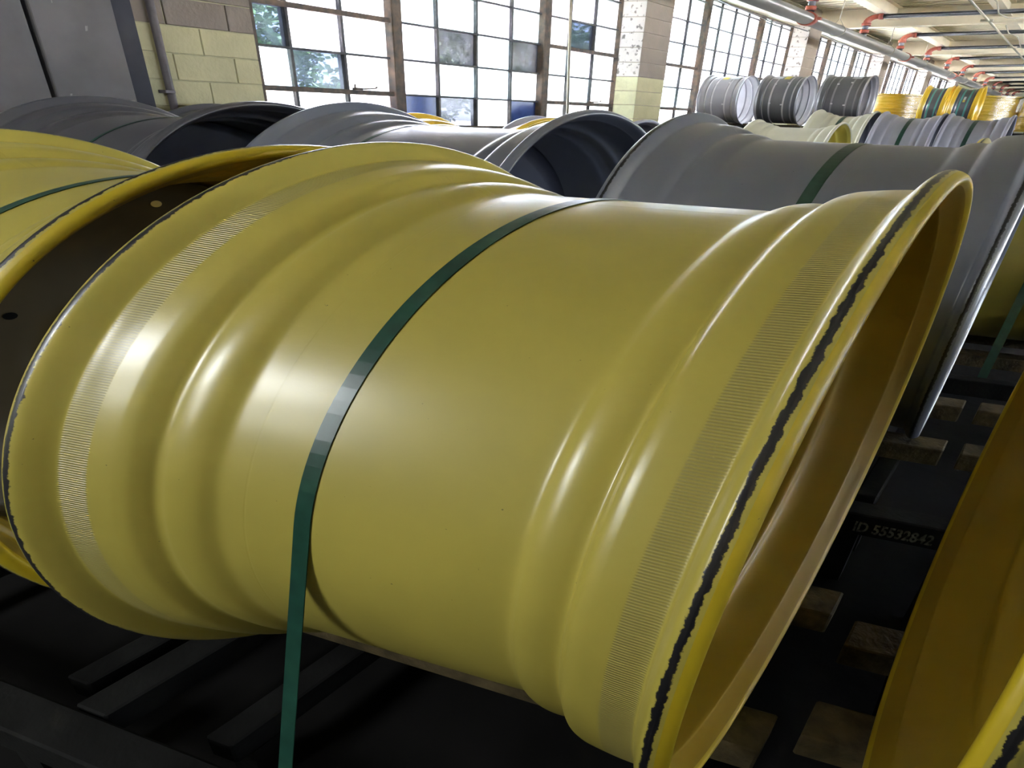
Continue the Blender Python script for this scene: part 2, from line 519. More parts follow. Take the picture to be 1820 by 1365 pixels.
# ribbed roof deck
mb = MB()
pitch = 0.20
n = int((HALL_U1 - HALL_U0) / pitch)
for i in range(n):
    u = HALL_U0 + i * pitch
    prof = [(u, 0), (u + 0.06, 0), (u + 0.075, -0.065), (u + 0.185, -0.065), (u + pitch, 0)]
    for (ua, za), (ub, zb) in zip(prof[:-1], prof[1:]):
        vs_ = []
        for v in (WALL_V - 0.3, FAR_V + 0.3):
            vs_ += [(ua, v, deck_z(v) + 0.065 + za), (ub, v, deck_z(v) + 0.065 + zb)]
        mb.add(vs_, [(0, 1, 3, 2)])
zt = 0.15
mb.add([(HALL_U0, WALL_V - 0.3, deck_z(WALL_V - 0.3) + zt), (HALL_U1, WALL_V - 0.3, deck_z(WALL_V - 0.3) + zt),
        (HALL_U1, FAR_V + 0.3, deck_z(FAR_V + 0.3) + zt), (HALL_U0, FAR_V + 0.3, deck_z(FAR_V + 0.3) + zt)], [(0, 1, 2, 3)])
tag(mb.obj('ceiling', MAT['deck']), 'cream ribbed steel roof deck', 'ceiling', kind='structure')


# roof beams across the hall and purlins between them
def i_beam_across(u, v0, v1, depth, fl):
    mb = MB()
    for (a, b_, z0, z1) in ((-fl, fl, 0, 0.014), (-0.006, 0.006, 0.014, depth - 0.014), (-fl, fl, depth - 0.014, depth)):
        vs_ = []
        for v in (v0, v1):
            zz = deck_z(v) - depth
            vs_ += [(u + a, v, zz + z0), (u + b_, v, zz + z0), (u + b_, v, zz + z1), (u + a, v, zz + z1)]
        mb.add(vs_, [(0, 1, 2, 3), (7, 6, 5, 4), (0, 4, 5, 1), (1, 5, 6, 2), (2, 6, 7, 3), (3, 7, 4, 0)])
    return mb


BEAMS = [9.15 + 5.38 * k for k in range(-3, 7)]
for k, u in enumerate(BEAMS):
    o = i_beam_across(u, WALL_V - 0.05, FAR_V, 0.36, 0.085).obj('roof_beam', MAT['beam'])
    tag(o, 'cream steel roof beam crossing the hall above pillar', 'beam', 'cream roof beams across the hall', 'structure')
for j, v in enumerate((-2.84, -1.52, -0.2, 1.12, 2.44)):
    for a, b_ in zip(BEAMS[:-1], BEAMS[1:]):
        if b_ < 8: continue
        mb = MB()
        zt_ = deck_z(v)
        mb.box(a + 0.01, b_ - 0.01, v - 0.075, v + 0.075, zt_ - 0.235, zt_ - 0.223)
        mb.box(a + 0.01, b_ - 0.01, v - 0.006, v + 0.006, zt_ - 0.223, zt_ - 0.012)
        mb.box(a + 0.01, b_ - 0.01, v - 0.075, v + 0.075, zt_ - 0.012, zt_)
        tag(mb.obj('roof_purlin', MAT['beam']), 'cream steel purlin between two roof beams', 'beam', 'cream purlins under the deck', 'structure')

# ---------------------------------------------------------------- window wall
COURSE, BLOCK, JOINT = 0.195, 0.3845, 0.007
Z_J = 2.003          # one bed joint
PAINT_Z = 2.19
wall = empty('wall_window_side', (0, WALL_V, 0), 'block wall with steel windows on the daylight side', 'wall', kind='structure')
mb = MB()
mb.box(HALL_U0, HALL_U1, WALL_V - 0.22, WALL_V - 0.008, 0, 1.45)            # below the sills
mb.box(HALL_U0, HALL_U1, WALL_V - 0.22, WALL_V - 0.008, 3.58, 4.05)
mb.box(HALL_U0, WIN_U0, WALL_V - 0.22, WALL_V - 0.008, 1.45, 3.58)
for k in range(5):
    u1 = WIN_U0 + k * BAY + WIN_W
    mb.box(u1, u1 + (BAY - WIN_W if k < 4 else HALL_U1 - u1), WALL_V - 0.22, WALL_V - 0.008, 1.45, 3.58)
mb.obj('backing', MAT['mortar'], wall)


def blocks(u0, u1, v_face, depth, z0, z1, first, parent, side_lit=False, BLOCK=BLOCK):
    """running bond of single blocks; first = along-coordinate of a head joint in even courses"""
    k0 = int(math.floor((z0 - Z_J) / COURSE)); k1 = int(math.ceil((z1 - Z_J) / COURSE))
    for k in range(k0, k1):
        zb, zt2 = Z_J + k * COURSE, Z_J + (k + 1) * COURSE
        off = first + (BLOCK / 2 if k % 2 == 0 else 0)
        j = math.floor((u0 - off) / BLOCK)
        while off + j * BLOCK < u1 - 0.02:
            a, b_ = max(u0, off + j * BLOCK), min(u1, off + (j + 1) * BLOCK)
            j += 1
            if b_ - a < 0.03: continue
            za, zc = max(zb, z0), min(zt2, z1)
            if zc - za < 0.03: continue
            up = (za + zc) / 2 > PAINT_Z
            front = MAT['tan'] if up else MAT['olive']
            side = (MAT['lit_flake'] if up else MAT['lit_green']) if side_lit else front
            jj = JOINT / 2
            pr = random.uniform(-0.0015, 0.0015)
            ja = 0 if (side_lit and a <= u0 + 1e-6) else jj
            MB().box(a + ja, b_ - jj, v_face - depth, v_face + pr, za + jj, zc - jj, ch=0.003, side=1).obj('block', [front, side], parent)


blocks(3.49, WIN_U0, WALL_V, 0.10, 1.2, 3.0, 3.692, wall)
# pilasters between the windows
for k in range(5):
    ua = WIN_U0 + k * BAY + WIN_W - 0.03
    pil = empty('pillar', (ua + 0.3, WALL_V, 0), None, None, None, 'structure')
    tag(pil, ['painted block pillar between the nearest two windows', 'painted block pillar right of the second window', 'painted block pillar right of the third window',
              'painted block pillar right of the fourth window', 'painted block pillar right of the fifth window'][k], 'pillar')
    MB().box(ua + 0.006, ua + 0.624, WALL_V - 0.1, WALL_V + 0.187, 0, 4.0).obj('core', MAT['mortar_tan'], pil)
    if k < 3:
        blocks(ua, ua + 0.63, WALL_V + 0.195, 0.24, 1.2, 3.75, ua, pil, True, 1.26)
    else:
        MB().box(ua, ua + 0.63, WALL_V - 0.1, WALL_V + 0.195, 0, 4.0, side=1).obj('facing', [MAT['tan'], MAT['lit_flake']], pil)

# dark strip and grey door panels left of the block wall
MB_ = MB().box(3.36, 3.475, WALL_V - 0.02, WALL_V + 0.05, 0, 3.9)
tag(MB_.obj('trim_1', MAT['panel_dark']), 'dark navy vertical trim beside the grey door', 'trim', kind='structure')
door = empty('door_1', (2.4, WALL_V + 0.08, 0), 'large dull grey brown sheet door with scrapes', 'door', kind='structure')
for a, b_ in ((2.965, 3.36), (1.9, 2.935), (0.8, 1.87), (-0.3, 0.77)):
    MB().box(a, b_, WALL_V + 0.02, WALL_V + 0.07, 0.02, 3.8, ch=0.004).obj('door_panel', MAT['panel'], door)
MB().box(-0.3, 3.36, WALL_V - 0.0, WALL_V + 0.02, 0.02, 3.8).obj('door_backing', MAT['hole'], door)
for (u, z, l, w) in ((3.07, 2.24, 0.17, 0.004), (3.19, 2.09, 0.035, 0.012), (2.74, 2.05, 0.03, 0.018), (3.32, 1.62, 0.03, 0.02), (3.02, 1.66, 0.02, 0.01), (3.16, 2.33, 0.03, 0.008)):
    MB().add([(u, WALL_V + 0.0705, z), (u + w, WALL_V + 0.0705, z + 0.004), (u + w * 1.5, WALL_V + 0.0705, z + l), (u + w * .4, WALL_V + 0.0705, z + l * 0.95)],
             [(0, 1, 2, 3)]).obj('scrape', MAT['scuff_white'], door)

# conduit on the block wall
cd = empty('conduit', (3.62, WALL_V + 0.03, 0), 'thin grey vertical conduit pipe clipped to block wall', 'conduit')
MB().tube([(3.6, WALL_V + 0.028, 0), (3.6, WALL_V + 0.028, 3.9)], 0.02, 12).obj('pipe', MAT['conduit'], cd)
for z in (0.6, 1.72, 2.9):
    MB().box(3.55, 3.61, WALL_V + 0.002, WALL_V + 0.052, z - 0.012, z + 0.012, ch=0.003).obj('clip', MAT['conduit'], cd)

# windows
RAILS = [1.45, 1.79, 2.13, 2.47, 2.81, 3.15, 3.49, 3.58]


def window(k, v, inward, simple=False):
    u0 = WIN_U0 + k * BAY
    w = empty('window_%d' % (k + 1 if not simple else k + 9), (u0, v, 1.45), None, None, None, 'structure')
    # column lines: 3 + 4 + 3 panes around two mullions
    m1, m2 = u0 + 1.22, u0 + 3.125
    cols = [u0 + 0.02, u0 + 0.30, u0 + 0.745, m1, m1 + 0.476, m1 + 0.952, m1 + 1.428, m2, m2 + 0.44, m2 + 0.89, u0 + WIN_W - 0.02]
    dv = 0.04
    fr = MB()
    for a, b_, z0, z1 in ((u0, u0 + 0.035, 1.45, 3.58), (u0 + WIN_W - 0.035, u0 + WIN_W, 1.45, 3.58), (u0, u0 + WIN_W, 1.45, 1.48), (u0, u0 + WIN_W, 3.55, 3.58)):
        fr.box(a, b_, v - 0.05, v + 0.04, z0, z1)
    fr.obj('frame', MAT['frame'], w)
    for mm in (m1, m2):
        MB().box(mm - 0.05, mm + 0.05, v - 0.05, v + 0.055, 1.48, 3.55, ch=0.006).obj('mullion', MAT['frame'], w)
    for c in cols[1:-1]:
        if c in (m1, m2): continue
        MB().box(c - 0.011, c + 0.011, v - 0.03, v + 0.02, 1.48, 3.55).obj('muntin', MAT['muntin'], w)
    for i, z in enumerate(RAILS[1:-1]):
        for a, b_, sec in ((u0 + 0.035, m1 - 0.05, 0), (m1 + 0.05, m2 - 0.05, 1), (m2 + 0.05, u0 + WIN_W - 0.035, 2)):
            thick = sec != 1 and i in (0, 2)
            h = 0.022 if thick else 0.010
            MB().box(a, b_, v - 0.032, v + (0.035 if thick else 0.022), z - h, z + h).obj('rail', MAT['frame' if thick else 'muntin'], w)
    for i in range(len(cols) - 1):
        for j in range(len(RAILS) - 1):
            a, b_ = cols[i] + 0.008, cols[i + 1] - 0.008
            z0, z1 = RAILS[j] + 0.008, RAILS[j + 1] - 0.008
            mt = PANES[int(rng.integers(0, 4))]
            if k == 0 and not simple:
                mt = {(0, 2): PANE_CLEAR, (1, 1): PANE_CLEAR, (4, 2): PANE_GREY, (6, 2): PANE_GREY, (3, 0): PANE_BLUE, (6, 0): PANE_BLUE, (8, 3): PANE_CLEAR, (4, 0): PANE_GREY}.get((i, j), mt)
            t = 0.002
            MB().box(a, b_, v - 0.004 - t, v - 0.004 + t, z0, z1).obj('pane', mt, w)
    return w


NAMES = ['nearest', 'second', 'third', 'fourth', 'fifth']
for k in range(5):
    w = window(k, WALL_V - 0.06, 1)
    tag(w, '%s many-paned steel factory window along the block wall' % NAMES[k], 'window')
# latch handles on the vent rails
for (u, v, z, lab) in ((5.03, WALL_V - 0.0, 1.812, 'small dark window latch on the left vent rail'), (8.2, WALL_V - 0.0, 1.812, 'small dark window latch on vent rail near the pillar')):
    la = empty('window_latch', (u, v, z), lab, 'latch')
    MB().box(u - 0.03, u + 0.03, v - 0.02, v + 0.02, z - 0.005, z + 0.02, ch=0.004).obj('plate', MAT['frame'], la)
    MB().tube([(u + 0.02, v + 0.01, z + 0.008), (u + 0.07, v + 0.03, z + 0.014), (u + 0.13, v + 0.035, z + 0.022), (u + 0.145, v + 0.03, z + 0.035)], 0.007, 8).obj('lever', MAT['frame'], la)
    MB().tube([(u - 0.025, v, z + 0.01), (u - 0.035, v + 0.01, z + 0.05)], 0.006, 8).obj('stay', MAT['frame'], la)
# window pole leaning in front of the right sashes
MB_ = MB().tube([(7.62, WALL_V + 0.09, 1.30), (7.60, WALL_V + 0.04, 3.4)], 0.012, 10)
tag(MB_.obj('window_pole', MAT['galv']), 'thin pale vertical pole in front of nearest window', 'pole')

# wall on the far side of the hall (behind the camera)
wf = empty('wall_far_side', (0, FAR_V, 0), 'cream wall on the far side of the hall', 'wall', kind='structure')
mb = MB()
mb.box(HALL_U0, HALL_U1, FAR_V, FAR_V + 0.22, 0, 1.2)
mb.box(HALL_U0, HALL_U1, FAR_V, FAR_V + 0.22, 3.58, 5.0)
edges = [HALL_U0] + [x for k in range(-1, 4) for x in (WIN_U0 + k * BAY, WIN_U0 + k * BAY + WIN_W)] + [HALL_U1]  # window openings here are unseen, added to balance the general light
for a, b_ in zip(edges[0::2], edges[1::2]):
    mb.box(a, b_, FAR_V, FAR_V + 0.22, 1.2, 3.58)
mb.obj('masonry', MAT['wall_plain'], wf)
tag(MB().box(HALL_U0 - 0.2, HALL_U0, WALL_V - 0.3, FAR_V + 0.3, 0, 4.8).obj('wall_near_end', MAT['wall_plain']), 'cream end wall behind the camera', 'wall', kind='structure')
tag(MB().box(HALL_U1, HALL_U1 + 0.2, WALL_V - 0.3, FAR_V + 0.3, 0, 4.8).obj('wall_far_end', MAT['wall_plain']), 'cream end wall at the far end of the hall', 'wall', kind='structure')

# header above the windows
tag(MB().box(3.4, HALL_U1, WALL_V - 0.02, WALL_V + 0.20, 3.585, 3.60).box(3.4, HALL_U1, WALL_V + 0.06, WALL_V + 0.075, 3.60, 3.86).box(3.4, HALL_U1, WALL_V - 0.02, WALL_V + 0.17, 3.86, 3.875).obj('trim_2', MAT['header']),
    'cream steel header above the window row', 'trim', kind='structure')

# ================================================================== SPRINKLER PIPES
PIPE_V, PIPE_Z, PIPE_R = -3.0, 3.26, 0.088
main = empty('sprinkler_main', (20, PIPE_V, 3.1), 'thick grey sprinkler main pipe running along the windows', 'pipe')
MB().tube([(2, PIPE_V, PIPE_Z), (HALL_U1 - 0.1, PIPE_V, PIPE_Z)], PIPE_R, 28).obj('pipe', MAT['pipe'], main)
for u in (10.95, 16.95, 22.9, 28.9, 34.9):
    c = MB().tube([(u - 0.05, PIPE_V, PIPE_Z), (u + 0.05, PIPE_V, PIPE_Z)], PIPE_R + 0.016, 24).obj('coupling', MAT['red'], main)
    for s in (-1, 1):
        MB().box(u - 0.03, u + 0.03, PIPE_V + s * 0.125 - 0.02, PIPE_V + s * 0.125 + 0.02, PIPE_Z - 0.02, PIPE_Z + 0.02, ch=0.004).obj('bolt_lug', MAT['red'], c)
for i in range(10):
    u = 12.3 + 3.2 * i
    hg = empty('pipe_hanger', (u, PIPE_V, PIPE_Z - 0.1), 'thin rod hanger on the grey sprinkler main, %s from camera' % ['first', 'second', 'third', 'fourth', 'fifth', 'sixth', 'seventh', 'eighth', 'ninth', 'tenth'][i], 'hanger', 'rod hangers on the sprinkler main')
    n_ = 18
    ring = [(u, PIPE_V + (PIPE_R + 0.006) * math.cos(a), PIPE_Z + (PIPE_R + 0.006) * math.sin(a)) for a in [k * 2 * math.pi / n_ for k in range(n_ + 1)]]
    MB().tube(ring, 0.006, 6, cap=False).obj('ring', MAT['galv'], hg)
    MB().tube([(u, PIPE_V + 0.06, PIPE_Z + 0.07), (u, PIPE_V, PIPE_Z + 0.20), (u, PIPE_V - 0.06, PIPE_Z + 0.07)], 0.005, 6).obj('yoke', MAT['galv'], hg)
    MB().tube([(u, PIPE_V, PIPE_Z + 0.19), (u, PIPE_V, deck_z(PIPE_V))], 0.006, 6).obj('rod', MAT['galv'], hg)
for i in range(12):
    u = 11.0 + 2.69 * i
    top = 3.69
    br = empty('sprinkler_branch', (u, PIPE_V, PIPE_Z), 'black sprinkler branch pipe with red elbow, number %d from camera' % (i + 1), 'pipe', 'sprinkler branch pipes')
    br['label'] = ['black sprinkler branch pipe with red elbow at the picture top', 'black branch pipe under first visible roof beam with red elbow'][i] if i < 2 else \
        'black sprinkler branch pipe, %s red elbow away from camera' % ['third', 'fourth', 'fifth', 'sixth', 'seventh', 'eighth', 'ninth', 'tenth', 'eleventh', 'twelfth'][i - 2]
    MB().tube([(u, PIPE_V, PIPE_Z + 0.05), (u, PIPE_V, PIPE_Z + 0.14)], 0.042, 14).obj('outlet', MAT['black_pipe'], br)
    MB().tube([(u, PIPE_V, PIPE_Z + 0.13), (u, PIPE_V, PIPE_Z + 0.19)], 0.056, 14).obj('coupling', MAT['red'], br)
    MB().tube([(u, PIPE_V, PIPE_Z + 0.18), (u, PIPE_V, top - 0.14)], 0.038, 14).obj('riser', MAT['blue_pipe'], br)
    arc = [(u, PIPE_V + 0.12 * (1 - math.cos(a)), top - 0.12 + 0.12 * math.sin(a)) for a in [k * math.pi / 12 for k in range(7)]]
    el = MB().tube([(u, PIPE_V, top - 0.16)] + arc + [(u, PIPE_V + 0.17, top)], 0.046, 14).obj('elbow', MAT['red'], br)
    MB().tube([(u, PIPE_V, top - 0.17), (u, PIPE_V, top - 0.12)], 0.06, 14).obj('collar', MAT['red'], el)
    MB().tube([(u, PIPE_V + 0.13, top), (u, PIPE_V + 0.18, top + 0.002)], 0.06, 14).obj('collar', MAT['red'], el)
    MB().tube([(u, PIPE_V + 0.17, top), (u, 6.0, top + DECK_SLOPE * 9.0)], 0.040, 14).obj('branch_line', MAT['black_pipe'], br)

# galvanised conduit running under the beams, and loose cables
ct = empty('ceiling_conduit', (10, -1.62, 3.55), 'thin pale conduit running diagonally below the black branch pipes', 'conduit')
MB().tube([(6.0, -1.56, 3.56), (42, -1.62, 3.56)], 0.016, 10).obj('pipe', MAT['galv'], ct)
for u in (13.4, 17.6, 21.8):
    MB().box(u - 0.02, u + 0.02, -1.66, -1.52, 3.54, 3.58, ch=0.004).obj('clamp', MAT['galv'], ct)
for (pts, lab) in (
    ([(12.0, -1.55, 3.80), (12.5, -1.45, 3.72), (13.0, -1.45, 3.62), (13.4, -1.38, 3.60), (13.7, -1.30, 3.64), (14.1, -1.15, 3.72)], 'drooping pale cable hanging by the nearer purlin'),
    ([(15.2, -1.55, 3.72), (15.6, -1.52, 3.62), (16.1, -1.44, 3.62), (16.5, -1.42, 3.56), (17.3, -1.44, 3.52), (17.9, -1.38, 3.55), (18.4, -1.2, 3.6)], 'drooping pale cable hanging by the farther purlin')):
    tag(MB().tube(pts, 0.010, 8).obj('loose_cable', MAT['galv']), lab, 'cable')
cable = [(9.6 + i * 0.45, WALL_V + 0.17, 3.47 + 0.035 * math.cos(i * 0.45 / 5.38 * 2 * math.pi * 1.0) + 0.01 * math.sin(i * 1.7)) for i in range(45)]
tag(MB().tube(cable, 0.009, 6).obj('wall_cable', MAT['black_pipe']), 'dark cable sagging along the window header', 'cable')

# ceiling lamps: one row over the aisle, one over the racks behind the camera
LAMPS = [(u, -1.35) for u in (-4.8, -2.1)]
for (u, v) in LAMPS:
    z = deck_z(v) - 0.46
    lp = empty('ceiling_lamp', (u, v, z), 'white ceiling lamp hung under the deck behind the camera, %s one' % ('nearer' if u > -3 else 'farther'), 'lamp', 'linear ceiling lamps outside the picture')
    MB().box(u - 0.62, u + 0.62, v - 0.31, v + 0.31, z, z + 0.06, ch=0.006).obj('housing', MAT['housing'], lp)
    MB().box(u - 0.60, u + 0.60, v - 0.29, v + 0.29, z - 0.012, z - 0.001).obj('diffuser', MAT['lamp'], lp)
    for s in (-0.45, 0.45):
        MB().tube([(u + s, v, z + 0.05), (u + s, v, deck_z(v))], 0.004, 6).obj('hanger', MAT['galv'], lp)

# ================================================================== WHEEL RIMS
AX = np.array([0.0163, 0.99987, 0])
NX = np.array([0.99987, -0.0163, 0])
# (distance from lip, radius) for a 0.645 m rim
OUT = [(0.010, .6434), (.0155, .6424), (.021, .6365), (.027, .624), (.032, .612), (.038, .6065), (.060, .604), (.088, .599), (.098, .596), (.108, .590), (.116, .579),
       (.121, .571), (.127, .569), (.136, .5703), (.147, .5703), (.158, .568), (.168, .563), (.176, .556), (.182, .5518), (.190, .5502), (.205, .5502)]
INN = [(.004, .6412), (-.002, .6365), (-.005, .630), (-.004, .623), (.003, .616), (.014, .609), (.024, .602), (.031, .598), (.06, .595), (.09, .590), (.108, .579), (.116, .563), (.135, .5612), (.15, .5605), (.168, .552),
       (.18, .5432), (.195, .5412), (.21, .5412)]


def smooth_poly(pts, sub):
    pts = np.array(pts, float)
    if sub <= 1: return pts
    out = []
    n = len(pts)
    for i in range(n - 1):
        p0, p1, p2, p3 = pts[max(i - 1, 0)], pts[i], pts[i + 1], pts[min(i + 2, n - 1)]
        for k in range(sub):
            t = k / sub
            out.append(0.5 * ((2 * p1) + (-p0 + p2) * t + (2 * p0 - 5 * p1 + 4 * p2 - p3) * t * t + (-p0 + 3 * p1 - 3 * p2 + p3) * t ** 3))
    out.append(pts[-1])
    return np.array(out)


MESH_CACHE = {}


def rim_meshes(R, W, seg, sub, mats, out=OUT, inn=INN, key='', stretch=1.0):
    """meshes of one rim about its own centre: dict part -> mesh. mats: barrel, seat, flange, inside"""
    ck = (R, W, seg, sub, tuple(m_.name for m_ in mats), key)
    if ck in MESH_CACHE: return MESH_CACHE[ck]
    k = R / 0.645
    kw = k * stretch
    half_o = smooth_poly(out, sub); half_i = smooth_poly(inn, sub)
    # whole loop: inner middle -> right lip -> outer -> left lip -> inner middle
    path = []   # (t, r, end distance, zone)
    for s, r in half_i[::-1]: path.append((W / 2 - s * kw, r * k, s, 'I'))
    for s, r in half_o: path.append((W / 2 - s * kw, r * k, s, 'O'))
    nmid = max(3, int((W / 2 - out[-1][0] * kw) / 0.03))
    tm = W / 2 - out[-1][0] * kw
    for i in range(1, 2 * nmid):
        path.append((tm - 2 * tm * i / (2 * nmid), out[-1][1] * k, 0.3, 'O'))
    for s, r in half_o[::-1]: path.append((-W / 2 + s * kw, r * k, s, 'O'))
    for s, r in half_i: path.append((-W / 2 + s * kw, r * k, s, 'I'))
    pt = np.array([[a[0], a[1]] for a in path])
    n = len(path)
    th = np.linspace(-math.pi / 2, 1.5 * math.pi, seg + 1)
    # positions
    t = pt[:, 0][:, None]; r = pt[:, 1][:, None]
    c, s_ = np.cos(th)[None], np.sin(th)[None]
    pos = t[..., None] * AX + (r * c)[..., None] * NX + (r * s_)[..., None] * np.array([0, 0, 1.0])
    fin = PA(pos.reshape(-1, 3)).reshape(n, seg + 1, 3)  # round rim turned oval by the sideways stretch
    # normals
    nxt = np.vstack([pt[1:], pt[:1]]); prv = np.vstack([pt[-1:], pt[:-1]])
    tan = nxt - prv; tan /= np.linalg.norm(tan, axis=1)[:, None] + 1e-12
    nt_, nr_ = tan[:, 1], -tan[:, 0]    # outward for this path direction
    nb = (nt_[:, None] * np.ones_like(c))[..., None] * AX + (nr_[:, None] * c)[..., None] * NX + (nr_[:, None] * s_)[..., None] * np.array([0, 0, 1.0])
    nf = nb.reshape(-1, 3) @ np.linalg.inv(STRETCHED_GRID)
    nf /= np.linalg.norm(nf, axis=1)[:, None]
    nf = nf.reshape(n, seg + 1, 3)
    local = np.stack([t * np.ones_like(c), r * c, r * s_], -1)
    zones = {}

    def zone(i):
        a, b_ = path[i], path[(i + 1) % n]
        s0 = (a[2] + b_[2]) / 2
        side = 'R' if a[0] + b_[0] > 0 else 'L'
        if a[3] == 'I' and b_[3] == 'I' and s0 < 0.034: return ('lip_' + side) if (a[1] + b_[1]) / 2 > 0.617 * k else 'inner_wall'
        if s0 < 0.034: return 'flange_' + side
        if a[3] == 'O' and b_[3] == 'O' and s0 < 0.112: return 'bead_seat_' + side
        if a[3] == 'I' or b_[3] == 'I': return 'inner_wall'
        return 'barrel'

    for i in range(n): zones.setdefault(zone(i), []).append(i)
    res = {}
    for zn, idx in zones.items():
        vid = {}
        order = []
        for i in idx:
            for q in (i, (i + 1) % n):
                if q not in vid: vid[q] = len(order); order.append(q)
        V = fin[order].reshape(-1, 3); N = nf[order].reshape(-1, 3); Lc = local[order].reshape(-1, 3)
        F = []
        for i in idx:
            a, b_ = vid[i] * (seg + 1), vid[(i + 1) % n] * (seg + 1)
            for j in range(seg): F.append((a + j, a + j + 1, b_ + j + 1, b_ + j))
        me = bpy.data.meshes.new(zn)
        me.from_pydata(V.tolist(), [], F)
        kind = zn.split('_')[0]
        me.materials.append({'flange': mats[2], 'bead': mats[1], 'inner': mats[3], 'barrel': mats[0], 'lip': mats[4] if len(mats) > 4 else mats[2]}[kind])
        me.polygons.foreach_set('use_smooth', [True] * len(F))
        at = me.attributes.new('rim_pos', 'FLOAT_VECTOR', 'POINT'); at.data.foreach_set('vector', (Lc / k).ravel())
        at = me.attributes.new('rim_end', 'FLOAT', 'POINT'); at.data.foreach_set('value', np.repeat([path[q][2] for q in order], seg + 1).astype(float))
        at = me.attributes.new('rim_turn', 'FLOAT', 'POINT'); at.data.foreach_set('value', np.tile(th, len(order)))
        me.update()
        # face winding to agree with the analytic normals
        fn = np.zeros(len(F) * 3); me.polygons.foreach_get('normal', fn); fn = fn.reshape(-1, 3)
        if (fn * N[[f[0] for f in F]]).sum() < 0:
            me.flip_normals(); 
        me.normals_split_custom_set_from_vertices(N.tolist())
        res[zn] = me
    MESH_CACHE[ck] = res
    return res


def rim(u, v_mid, z, R, W, mats, label, group, seg=128, sub=2, name='wheel_rim', **kw):
    ms = rim_meshes(R, W, seg, sub, mats, **kw)
    base = (u, v_mid, z - R)
    e = empty(name, base, label, 'wheel rim', group)
    up = Vector((0, 0, R))
    for zn, me in ms.items():
        o = link_mesh({'flange_R': 'flange', 'flange_L': 'flange', 'bead_seat_R': 'bead_seat', 'bead_seat_L': 'bead_seat', 'lip_R': 'lip', 'lip_L': 'lip'}.get(zn, zn), me, e, up)
    e['rad'] = R
    return e


def band_mesh(u, z, R, v0, v1, a0, a1, lift, seg=64, tails=None):
    """strap or sticker following a rim: angles measured from +along, around the axis"""
    mb = MB()
    pts = [(u + (R + lift) * math.cos(a), z + (R + lift) * math.sin(a)) for a in np.linspace(a0, a1, seg)]
    if tails: pts = [tails[0]] + pts + [tails[1]]
    th_ = 0.0012
    vs_, fs = [], []
    for i, (pu, pz) in enumerate(pts):
        q0 = pts[max(i - 1, 0)]; q1 = pts[min(i + 1, len(pts) - 1)]
        d = Vector((q1[0] - q0[0], q1[1] - q0[1])).normalized(); nn = Vector((d.y, -d.x))
        if nn.dot(Vector((pu - u, pz - z))) < 0: nn = -nn
        for vv, oo in ((v0, 0), (v1, 0), (v1, th_), (v0, th_)):
            vs_.append((pu + nn.x * oo, vv, pz + nn.y * oo))
    for i in range(len(pts) - 1):
        a = i * 4; b_ = a + 4
        for k in range(4):
            k2 = (k + 1) % 4
            fs.append((a + k, a + k2, b_ + k2, b_ + k))
    fs.append((0, 1, 2, 3)); e_ = (len(pts) - 1) * 4; fs.append((e_, e_ + 1, e_ + 2, e_ + 3))
    mb.add(vs_, fs, 0, False)
    return mb


def strap(u, v, z, R, label, width=0.019, foot=None, foot_z=0.3):
    """band over the barrel, both tails drawn down to the rack"""
    rb = 0.5502 / 0.645 * R
    fu = foot if foot else 0.66
    # tangent from (u-fu, foot_z)
    out = []
    dx, dz = -fu, foot_z - z
    d = math.hypot(dx, dz); ang = math.atan2(dz, dx) % (2 * math.pi); al = math.acos(min(1, (rb + 0.001) / d))
    aL = ang - al          # tangent point on the upper side
    aR = math.pi - aL
    mb = band_mesh(u, z, rb, v - width / 2, v + width / 2, aL, aR, 0.0012, 72, tails=((u - fu, foot_z), (u + fu, foot_z)))
    o = mb.obj('packing_strap', MAT['strap'], None, (u, v, foot_z))
    return tag(o, label, 'strap', 'green packing straps')


Y = [MAT['yel_barrel'], MAT['yel_seat'], MAT['yel_flange'], MAT['yel_in_shade'], MAT['yel_lip']]
G = [MAT['gry_barrel'], MAT['gry_barrel'], MAT['gry_flange'], MAT['gry_barrel']]
D = [MAT['dgr_barrel']] * 4
LI = [MAT['lil_barrel'], MAT['lil_barrel'], MAT['lil_barrel'], MAT['dgr_barrel']]  # dark inner wall paints in the shade of the open end
CR = [MAT['crm_barrel'], MAT['crm_barrel'], MAT['crm_barrel'], MAT['dgr_barrel']]  # inner wall darkened likewise, shade of the opening in its colour

# --- front row, yellow
U1, Z1, R1, W1 = 1.03, 0.949, 0.645, 0.692
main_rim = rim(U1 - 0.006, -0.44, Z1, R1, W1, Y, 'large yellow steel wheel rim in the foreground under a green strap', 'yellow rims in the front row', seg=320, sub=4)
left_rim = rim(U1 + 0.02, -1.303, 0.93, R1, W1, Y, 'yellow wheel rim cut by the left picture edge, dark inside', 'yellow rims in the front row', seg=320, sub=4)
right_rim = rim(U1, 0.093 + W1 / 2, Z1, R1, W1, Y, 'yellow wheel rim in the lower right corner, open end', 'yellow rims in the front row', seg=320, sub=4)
strap(U1 - 0.0068, -0.491, Z1, R1, 'green strap over the large foreground yellow rim', foot=0.67, foot_z=0.33)
strap(U1 + 0.021, -1.236, 0.93, R1, 'dark green strap over the yellow rim at left edge', foot=0.67, foot_z=0.33)


